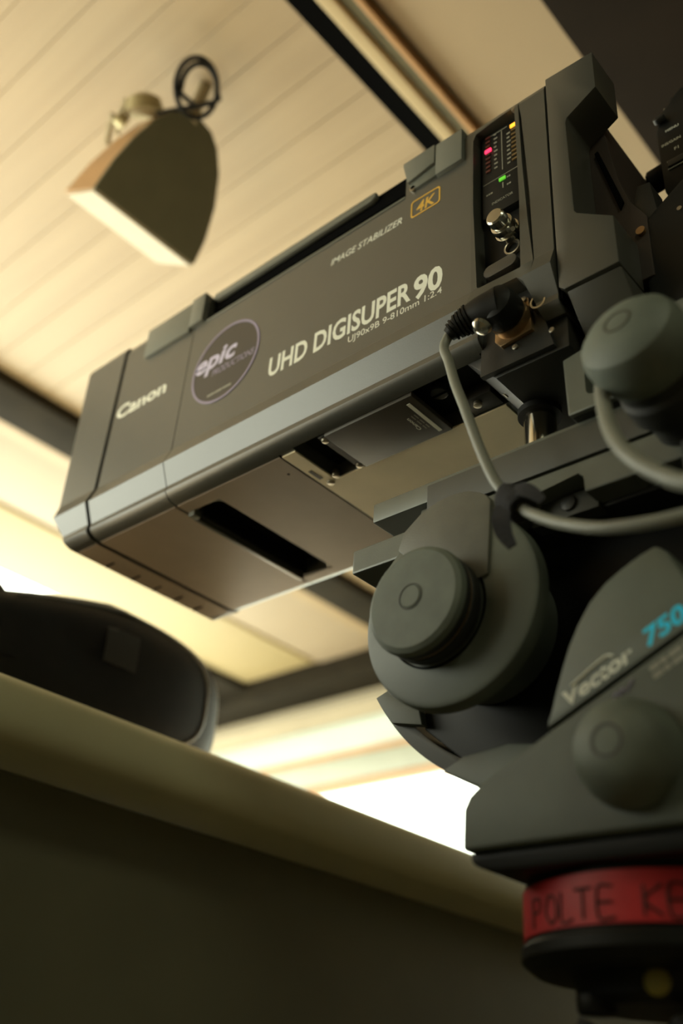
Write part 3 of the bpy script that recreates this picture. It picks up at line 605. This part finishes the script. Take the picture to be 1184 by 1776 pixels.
# side casing carrying the lettering
side = [(0.6609, -0.3545), (0.6660, -0.3420), (0.6709, -0.3269), (0.6760, -0.3130), (0.6811, -0.3006), (0.6885, -0.2870), (0.6981, -0.2732), (0.7100, -0.2625), (0.7230, -0.2550), (0.7370, -0.2490), (0.7486, -0.2453), (0.7560, -0.2520), (0.7800, -0.2930), (0.8450, -0.2700), (0.8450, -0.2800)]
slope = (0.460)
def gz(x): return -0.3548 + slope*(x-0.6609)
side = side[:12] + [(0.7700, -0.2830), (0.7900, -0.2900), (0.8250, gz(0.8250)+0.0)]
bm = B(); prism(bm, side, 'y', 0.0, 0.050, 0.003); obj('side_casing', bm, 'head_grey', hd_o)
low = [(0.6612, gz(0.6612)-0.0022), (0.6075, -0.3840), (0.6000, -0.3895), (0.5955, -0.3975), (0.5945, -0.4250), (0.8300, -0.4250), (0.8300, gz(0.83)-0.0022)]
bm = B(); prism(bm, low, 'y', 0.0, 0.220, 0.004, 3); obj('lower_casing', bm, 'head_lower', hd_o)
bm = B(); prism(bm, [(0.664, gz(0.664)-0.003), (0.822, gz(0.822)-0.003), (0.822, gz(0.822)+0.003), (0.664, gz(0.664)+0.003)], 'y', 0.0035, 0.048); obj('casing_seam', bm, 'seam_black', hd_o)
bm = B(); prism(bm, [(0.5950, -0.4252), (0.8300, -0.4252), (0.8300, -0.4385), (0.6350, -0.4385), (0.6120, -0.4375), (0.5990, -0.4330)], 'y', 0.006, 0.214, 0.004); obj('base_tray', bm, 'black', hd_o)
d1 = Vector((1, 0, slope)).normalized(); u1 = Vector((-slope, 0, 1)).normalized()
p = Vector((0.6785, -0.00002, gz(0.6785)+0.0045))
text('head_lettering', 'Vector', 'print_white', hd_o, p, d1, u1, 0.0105, 0.0545, 0.026, 0.25)
p = Vector((0.7365, -0.00002, gz(0.7365)+0.0050))
text('head_lettering', '750', 'print_blue', hd_o, p, d1, u1, 0.0120, 0.0320, 0.030, 0.25)
bm = B(); tube(bm, [Vector((0.6815, -0.0004, gz(0.6815)+0.0160)), Vector((0.7060, -0.0004, gz(0.7060)+0.0185)), Vector((0.7130, -0.0004, gz(0.7130)+0.0150))], 0.0010, 6, 6); obj('lettering_swash', bm, 'print_white', hd_o)
for k in range(2):
    p = Vector((0.7370+0.0020*k, -0.00002, gz(0.7370+0.0020*k)-0.0120-0.0062*k))
    dashes('fine_print', 'print_dim', hd_o, p, d1, u1, ((0, .007), (.008, .013), (.0145, .024), (.026, .036)), 0.0034)
p = Vector((0.7110, -0.0004, gz(0.7110)-0.0130))
bm = B(); tube(bm, [p, p+d1*0.003+u1*0.003, p+d1*0.005, p+d1*0.008+u1*0.003, p+d1*0.010, p+d1*0.0165+u1*0.0035], 0.0006, 6, 4); obj('pen_mark', bm, 'sticker_violet', hd_o)
# lower round knob
k2 = obj('pan_knob', lathe(B(), [(0, 0.030), (0.010, 0.0300), (0.020, 0.0275), (0.027, 0.022), (0.0315, 0.013), (0.0335, 0.004), (0.0335, 0.0), (0, 0)], (0.719, 0.0, -0.381), (0, -1, 0), 56), 'knob_rubber', hd_o)
bm = B(); ring(bm, (0.719, -0.0293, -0.381), (0, -1, 0), 0.0085, 0.0105, 0.0010, 36); obj('cap_groove', bm, 'plate_dark', k2)
# upper round knob near the camera, on its tapered stem
ax = Vector((-0.05, -0.93, 0.22)).normalized(); kc = Vector((0.7750, -0.066, -0.1250))
k3 = obj('brake_knob', lathe(B(), [(0, 0.014), (0.014, 0.0130), (0.026, 0.0095), (0.0330, 0.004), (0.0362, -0.004), (0.0366, -0.014), (0.0345, -0.024), (0.0310, -0.032)], kc, ax, 56), 'knob_rubber', hd_o)
bm = B(); lathe(bm, [(0.0312, -0.031), (0.0300, -0.040), (0.0325, -0.044), (0.0325, -0.060), (0.0270, -0.070), (0.0270, -0.084), (0, -0.084)], kc, ax, 48); obj('knob_stem', bm, 'knob_side', k3)
bm = B(); ring(bm, kc+ax*0.0128, ax, 0.0085, 0.0100, 0.0010, 36); obj('cap_groove', bm, 'plate_dark', k3)
bm = B(); box(bm, 0.772, 0.850, 0.004, 0.230, -0.230, -0.166, 0.004); obj('rear_block', bm, 'chassis', hd_o)
bm = B(); box(bm, 0.520, 0.860, 0.050, 0.215, -0.1690, -0.1656); obj('head_platform', bm, 'chassis', hd_o)
# red tape collar with hand lettering, and the base
AX, AY, AR = 0.685, 0.110, 0.0960
bm = B(); cyl(bm, (AX, AY, -0.4745), (0, 0, 1), AR-0.001, 0.036, 72); obj('base_collar', bm, 'black', hd_o)
bm = B(); ring(bm, (AX, AY, -0.4720), (0, 0, 1), AR-0.001, AR+0.0006, 0.0295, 96); tp = obj('red_tape', bm, 'red_tape', hd_o); tp['label'] = 'red tape band with handwritten capitals'
def hand_text(strokes, u0, scale, name='tape_lettering'):
    """strokes drawn in marker on the curved band: u = arc length, v = height"""
    t = B()
    for s in strokes:
        pts = []
        for u, v in s:
            th = -PI/2 + (u0+u*scale)/AR
            pts.append((AX+(AR+0.0008)*math.cos(th), AY+(AR+0.0008)*math.sin(th), -0.4690+v*scale))
        tube(t, pts, 0.0009, 6, 3)
    return obj(name, t, 'marker_ink', tp)
LET = {'P': [[(0, 0), (0, 1)], [(0, 1), (.5, .95), (.5, .55), (0, .5)]], 'O': [[(.3, 0), (0, .4), (.2, .95), (.55, .8), (.6, .2), (.3, 0)]],
       'L': [[(0, 1), (0, 0), (.55, .05)]], 'T': [[(0, 1), (.7, 1)], [(.35, 1), (.35, 0)]],
       'E': [[(.55, 1), (0, 1), (0, 0), (.6, 0)], [(0, .5), (.5, .5)]], 'K': [[(0, 0), (0, 1)], [(.6, 1), (0, .5), (.6, 0)]]}
for ch_, u in zip('POLTEKE', (-0.0600, -0.0440, -0.0290, -0.0180, -0.0015, 0.0260, 0.0405)):
    hand_text(LET[ch_], u, 0.0172)

# ================================================================== TRIPOD
tr = thing('tripod', 'black heavy-duty tripod standing under the grey head', 'tripod', (AX, AY, ZF))
bm = B(); lathe(bm, [(0, -0.4750), (0.0970, -0.4750), (0.0985, -0.4770), (0.0985, -0.4840), (0.090, -0.4905), (0.066, -0.4925), (0.064, -0.5040), (0.056, -0.5090), (0, -0.5090)], (AX, AY, 0), (0, 0, 1), 64); cr = obj('crown', bm, 'black', tr)
bm = B(); cyl(bm, (0.650, 0.066, -0.5145), (0, 0, 1), 0.0125, 0.012, 20, 0.002); obj('bowl_screw', bm, 'black', cr)
bm = B(); lathe(bm, [(0, 0.003), (0.006, 0.002), (0.008, 0), (0, 0)], (0.700, 0.0465, -0.4990), (0.2, -1, 0), 20); obj('level_bubble', bm, 'yellow', cr)
for k in range(3):
    a = math.radians(-38 + 120*k); d = Vector((math.cos(a), math.sin(a), 0)); s = Vector((-d.y, d.x, 0))
    A = Vector((AX, AY, -0.520)) + d*0.050; E_ = Vector((AX, AY, ZF+0.03)) + d*0.50
    bm = B()
    for sg in (-1, 1): tube(bm, [A+s*0.024*sg, E_+s*0.012*sg], 0.012, 14, 0)
    lg = obj('leg', bm, 'black', tr)
    bm = B(); c0 = A.lerp(E_, 0.06); tube(bm, [c0-s*0.04, c0+s*0.04], 0.024, 16, 0); obj('leg_joint', bm, 'chassis', lg)
    bm = B(); c0 = A.lerp(E_, 0.55); tube(bm, [c0-s*0.035, c0+s*0.035], 0.020, 16, 0); obj('leg_clamp', bm, 'chassis', lg)
    bm = B(); lathe(bm, [(0, 0), (0.026, 0), (0.026, 0.012), (0.014, 0.04), (0, 0.04)], (E_.x, E_.y, ZF), (0, 0, 1), 20); obj('rubber_foot', bm, 'black', lg)

# ================================================================== CABLES
cb1 = thing('control_cable', 'grey cable with black angled plug in the lens connector panel', 'cable', (0.645, -0.02, -0.19))
bm = B(); tube(bm, [(0.5965, -0.022, 0.004), (0.5925, -0.024, -0.010), (0.5985, -0.025, -0.030), (0.6075, -0.028, -0.060), (0.6180, -0.030, -0.090), (0.6320, -0.030, -0.135), (0.6450, -0.030, -0.170), (0.6560, -0.030, -0.188), (0.6720, -0.036, -0.2080), (0.6920, -0.045, -0.2270), (0.7150, -0.052, -0.2440), (0.7480, -0.060, -0.2615), (0.7940, -0.060, -0.2690), (0.86, -0.05, -0.262), (0.93, -0.02, -0.24)], 0.0042, 14, 8)
obj('cable', bm, 'cable_grey', cb1)
bm = B(); lathe(bm, [(0, 0.0), (0.0165, 0.0), (0.0180, 0.004), (0.0180, 0.016), (0.0165, 0.022), (0.0100, 0.0265), (0, 0.028)], (0.6430, -0.0020, 0.0140), (0, -1, 0), 36); pl = obj('plug', bm, 'black', cb1)
ppts = [(0.6430, -0.014, 0.0140), (0.6300, -0.018, 0.0130), (0.6180, -0.0205, 0.0115), (0.6060, -0.0218, 0.0085), (0.5960, -0.0222, 0.0030)]
bm = B(); tube(bm, ppts, 0.01, 18, 6, radii=(0.0185, 0.0062)); obj('plug_boot', bm, 'black', pl)
for q in range(6):
    f = 0.50 + q*0.075; i = f*4; a = Vector(ppts[min(int(i), 3)]); b_ = Vector(ppts[min(int(i), 3)+1]); c = a.lerp(b_, i-int(i)); rr = 0.0185+(0.0062-0.0185)*f
    bm = B(); ring(bm, c, b_-a, rr-0.001, rr+0.0012, 0.0020, 24); obj('boot_rib', bm, 'black', pl)
bm = B(); lathe(bm, [(0, 0.007), (0.004, 0.0065), (0.0080, 0.004), (0.0095, 0), (0, 0)], (0.6270, -0.018, 0.0005), (-0.3, -0.3, -0.9), 20); obj('plug_clamp', bm, 'steel', pl)
cb2 = thing('pan_cable', 'thick grey cable looping down from behind the upper knob', 'cable', (0.79, -0.12, -0.25))
bm = B(); tube(bm, [(0.7480, 0.010, -0.0990), (0.7415, -0.025, -0.1080), (0.7440, -0.045, -0.1370), (0.7507, -0.060, -0.1672), (0.7598, -0.075, -0.1969), (0.7700, -0.085, -0.2227), (0.7829, -0.090, -0.2443), (0.7994, -0.095, -0.2628), (0.8167, -0.100, -0.2772), (0.86, -0.11, -0.300), (0.92, -0.10, -0.32)], 0.0052, 14, 8)
obj('cable', bm, 'cable_grey', cb2)
vt = thing('cable_tie', 'frayed black hook and loop strap knotted round the grey cable', 'cable tie', (0.66, -0.03, -0.20))
dirc = Vector((0.016, -0.006, -0.020)).normalized(); c0 = Vector((0.6640, -0.0330, -0.1985))
bm = B(); lathe(bm, [(0.0045, -0.014), (0.0095, -0.015), (0.0120, -0.008), (0.0112, 0.0), (0.0125, 0.006), (0.0105, 0.013), (0.0045, 0.012)], c0, dirc, 20); wrp = obj('strap_wrap', bm, 'velcro', vt)
for v in wrp.data.vertices: v.co += Vector((random.uniform(-1, 1), random.uniform(-1, 1), random.uniform(-1, 1)))*0.0009
def ribbon(pts, w, wd, th):
    P = spline(pts, 6); t = B(); rings = []
    n = len(P)
    for i, q in enumerate(P):
        d = (P[min(i+1, n-1)]-P[max(i-1, 0)]).normalized(); s = (Vector(wd)-d*Vector(wd).dot(d)).normalized(); nn = d.cross(s)
        ww = w*(1-0.55*(i/(n-1))**2)
        rings.append([q+s*ww+nn*th, q-s*ww+nn*th, q-s*ww-nn*th, q+s*ww-nn*th])
    loft(t, rings); return t
obj('strap_tail', ribbon([(0.6600, -0.040, -0.2030), (0.6590, -0.044, -0.2150), (0.6610, -0.043, -0.2280), (0.6660, -0.041, -0.2390)], 0.0075, (1, 0.2, 0.1), 0.0008), 'velcro', vt)
obj('strap_tail', ribbon([(0.6680, -0.042, -0.1960), (0.6780, -0.045, -0.1990), (0.6870, -0.046, -0.2060), (0.6940, -0.046, -0.2150)], 0.0060, (0.3, 0.2, 1), 0.0008), 'velcro', vt)

# ================================================================== BAG on the counter
bag = thing('camera_bag', 'soft black rounded equipment bag lying on the cream counter', 'bag', (-0.24, 0.12, -0.1885))
def superell(bm, c, r, e1, e2, nu=48, nv=28):
    def f(t, e): return math.copysign(abs(t)**e, t)
    t = bmesh.new(); rings = []
    for j in range(1, nv):
        ph = -PI/2+PI*j/nv
        rings.append([t.verts.new((c[0]+r[0]*f(math.cos(ph), e1)*f(math.cos(2*PI*i/nu), e2), c[1]+r[1]*f(math.cos(ph), e1)*f(math.sin(2*PI*i/nu), e2), c[2]+r[2]*f(math.sin(ph), e1))) for i in range(nu)])
    for A, D in zip(rings, rings[1:]):
        for i in range(nu): t.faces.new((A[i], A[(i+1) % nu], D[(i+1) % nu], D[i]))
    t.faces.new(rings[0][::-1]); t.faces.new(rings[-1]); merge(bm, t); return bm
BC, BR, BE1, BE2 = Vector((-0.215, 0.138, -0.0765)), Vector((0.135, 0.268, 0.1115)), 0.62, 0.62
def bag_shear(v):
    k = max(0.0, (v.z-BC.z)/BR.z)
    v.z -= k*0.050*max(0.0, (0.16-v.y)/0.16)
    return v
def bag_front(y, z, lift=0.0):
    """x of the bag's near face"""
    a = abs((y-BC.y)/BR.y)**(2/BE2); c = abs((z-BC.z)/BR.z)**(2/BE1)
    q = max(0.0, (1-c))**(BE1/BE2) - a
    return BC.x + BR.x*max(0.0, q)**(BE2/2) + lift
bm = B(); superell(bm, BC, BR, BE1, BE2, 64, 40)
for v in bm.verts: bag_shear(v.co)
bd = obj('bag_body', bm, 'bag_cloth', bag, smooth=80)
bm = B(); superell(bm, (-0.19, -0.065, -0.062), (0.10, 0.095, 0.060), 0.7, 0.7, 32, 16); obj('bag_pocket', bm, 'bag_cloth', bag, smooth=80)
def bag_patch(y0, y1, z0, z1, n=8):
    g = bmesh.new(); rows = []
    for i in range(n+1):
        rows.append([g.verts.new(bag_shear(Vector((bag_front(y0+(y1-y0)*j/n, z0+(z1-z0)*i/n, 0.0008), y0+(y1-y0)*j/n, z0+(z1-z0)*i/n)))) for j in range(n+1)])
    for i in range(n):
        for j in range(n): g.faces.new((rows[i][j], rows[i][j+1], rows[i+1][j+1], rows[i+1][j]))
    r = bmesh.ops.extrude_face_region(g, geom=list(g.faces))
    bmesh.ops.translate(g, verts=[q for q in r['geom'] if isinstance(q, bmesh.types.BMVert)], vec=(0.0012, 0, 0))
    bmesh.ops.recalc_face_normals(g, faces=g.faces); return g
obj('cloth_patch', bag_patch(0.138, 0.192, -0.080, -0.028), 'bag_patch', bag, smooth=80)
obj('strap_loop', bag_patch(-0.010, 0.020, -0.120, -0.055), 'bag_cloth', bag, smooth=80)
for fx, rad in ((0.86, 0.0030), (0.55, 0.0030)):
    pts = []
    for k in range(0, 27):
        th = math.radians(120 - 8*k)
        yy = BC.y + BR.y*math.copysign(abs(math.cos(th))**BE2, math.cos(th)); zz = BC.z + BR.z*math.copysign(abs(math.sin(th))**BE1, math.sin(th))
        sc = (1-abs(fx)**(2/BE2))**(BE2/2)
        pts.append(bag_shear(Vector((BC.x+BR.x*fx, BC.y+(yy-BC.y)*sc, BC.z+(zz-BC.z)*sc))))
    bm = B(); tube(bm, pts, rad, 8, 2); obj('piping', bm, 'bag_piping', bag, smooth=60)

# ================================================================== LOUDSPEAKER on the ceiling
ls = thing('ceiling_speaker', 'half-round loudspeaker tilted on a bracket under the plank ceiling', 'speaker', (-0.05, 0.08, ZC))
P0 = Vector((-0.132, -0.027, 0.72)); vv = Vector((math.cos(math.radians(57)), 0, math.sin(math.radians(57)))); nn = Vector((math.sin(math.radians(57)), 0, -math.cos(math.radians(57))))
dsh = [(0, 0), (0.061, 0.0046), (0.115, 0.0150), (0.162, 0.0300), (0.190, 0.0470), (0.208, 0.0720), (0.2145, 0.1000), (0.2110, 0.1250), (0.1940, 0.1500), (0.1610, 0.1760), (0.107, 0.2010), (0.047, 0.2160), (0.0, 0.2190)]
def dpt(u, y, d): return P0 + vv*u + Vector((0, y, 0)) - nn*d
r0 = [dpt(u, y, 0.0) for u, y in dsh]; r1 = [dpt(u, y, 0.002) for u, y in dsh]
bm = B(); loft(bm, [r0, [dpt(u, y, 0.008) for u, y in dsh]]); obj('end_cap', bm, 'speaker_cap', ls, smooth=40)
def rb(k, dp): return [dpt(u*0.985, 0.1095+(y-0.1095)*0.985, dp*(1-0.62*u/0.2145)) for u, y in dsh]
bm = B(); loft(bm, [[dpt(u, y, 0.0082) for u, y in dsh], rb(1, 0.135)]); obj('shell', bm, 'speaker_shell', ls, smooth=40)
bm = B(); loft(bm, [[dpt(-0.006, 0.002, 0.004), dpt(-0.006, 0.217, 0.004), dpt(-0.004, 0.212, 0.132), dpt(-0.004, 0.006, 0.132)], [dpt(-0.0004, 0.002, 0.004), dpt(-0.0004, 0.217, 0.004), dpt(-0.0004, 0.212, 0.132), dpt(-0.0004, 0.006, 0.132)]]); obj('grille', bm, 'speaker_front', ls, smooth=0)
bm = B(); tube(bm, [Vector((-0.173, -0.009, 0.880)), Vector((-0.150, -0.022, 0.892)), Vector((-0.128, -0.034, 0.900))], 0.0055, 10, 4); obj('bracket_arm', bm, 'bracket', ls)
bm = B(); tube(bm, [Vector((-0.140, -0.011, 0.880)), Vector((-0.118, -0.026, 0.895)), Vector((-0.090, -0.036, 0.905))], 0.0045, 10, 4); obj('bracket_arm', bm, 'bracket', ls)
bm = B(); lathe(bm, [(0, 0.030), (0.018, 0.029), (0.029, 0.022), (0.034, 0.0), (0, 0)], (-0.075, -0.004, 0.890), (0.3, -0.5, 0.8), 24); sj = obj('swivel_joint', bm, 'brass', ls)
bm = B(); lathe(bm, [(0, 0.02), (0.012, 0.018), (0.014, 0), (0, 0)], (-0.113, -0.014, 0.880), (-0.2, -0.8, 0.3), 20); obj('clamp_bolt', bm, 'brass', ls)
bm = B(); cyl(bm, (-0.030, 0.060, 0.890), (0.05, 0.1, 1), 0.012, 0.111, 16); obj('drop_rod', bm, 'bracket', ls)
cc = Vector((0.022, 0.023, 0.905))
loop = []
for k in range(31):
    a = -0.4 + 2*PI*1.6*k/30; rr = 0.052 - 0.010*(k/30)
    loop.append(cc + Vector((0.40, 0.55, 0.10)).normalized()*rr*0.72*math.cos(a) + Vector((0.45, -0.45, 0.85)).normalized()*rr*math.sin(a) + Vector((0, 0.010*k/30, 0)))
bm = B(); tube(bm, [Vector((-0.060, 0.010, 0.890))] + loop + [Vector((-0.02, 0.065, 0.93))], 0.0048, 10, 3); obj('cable_coil', bm, 'black', ls)
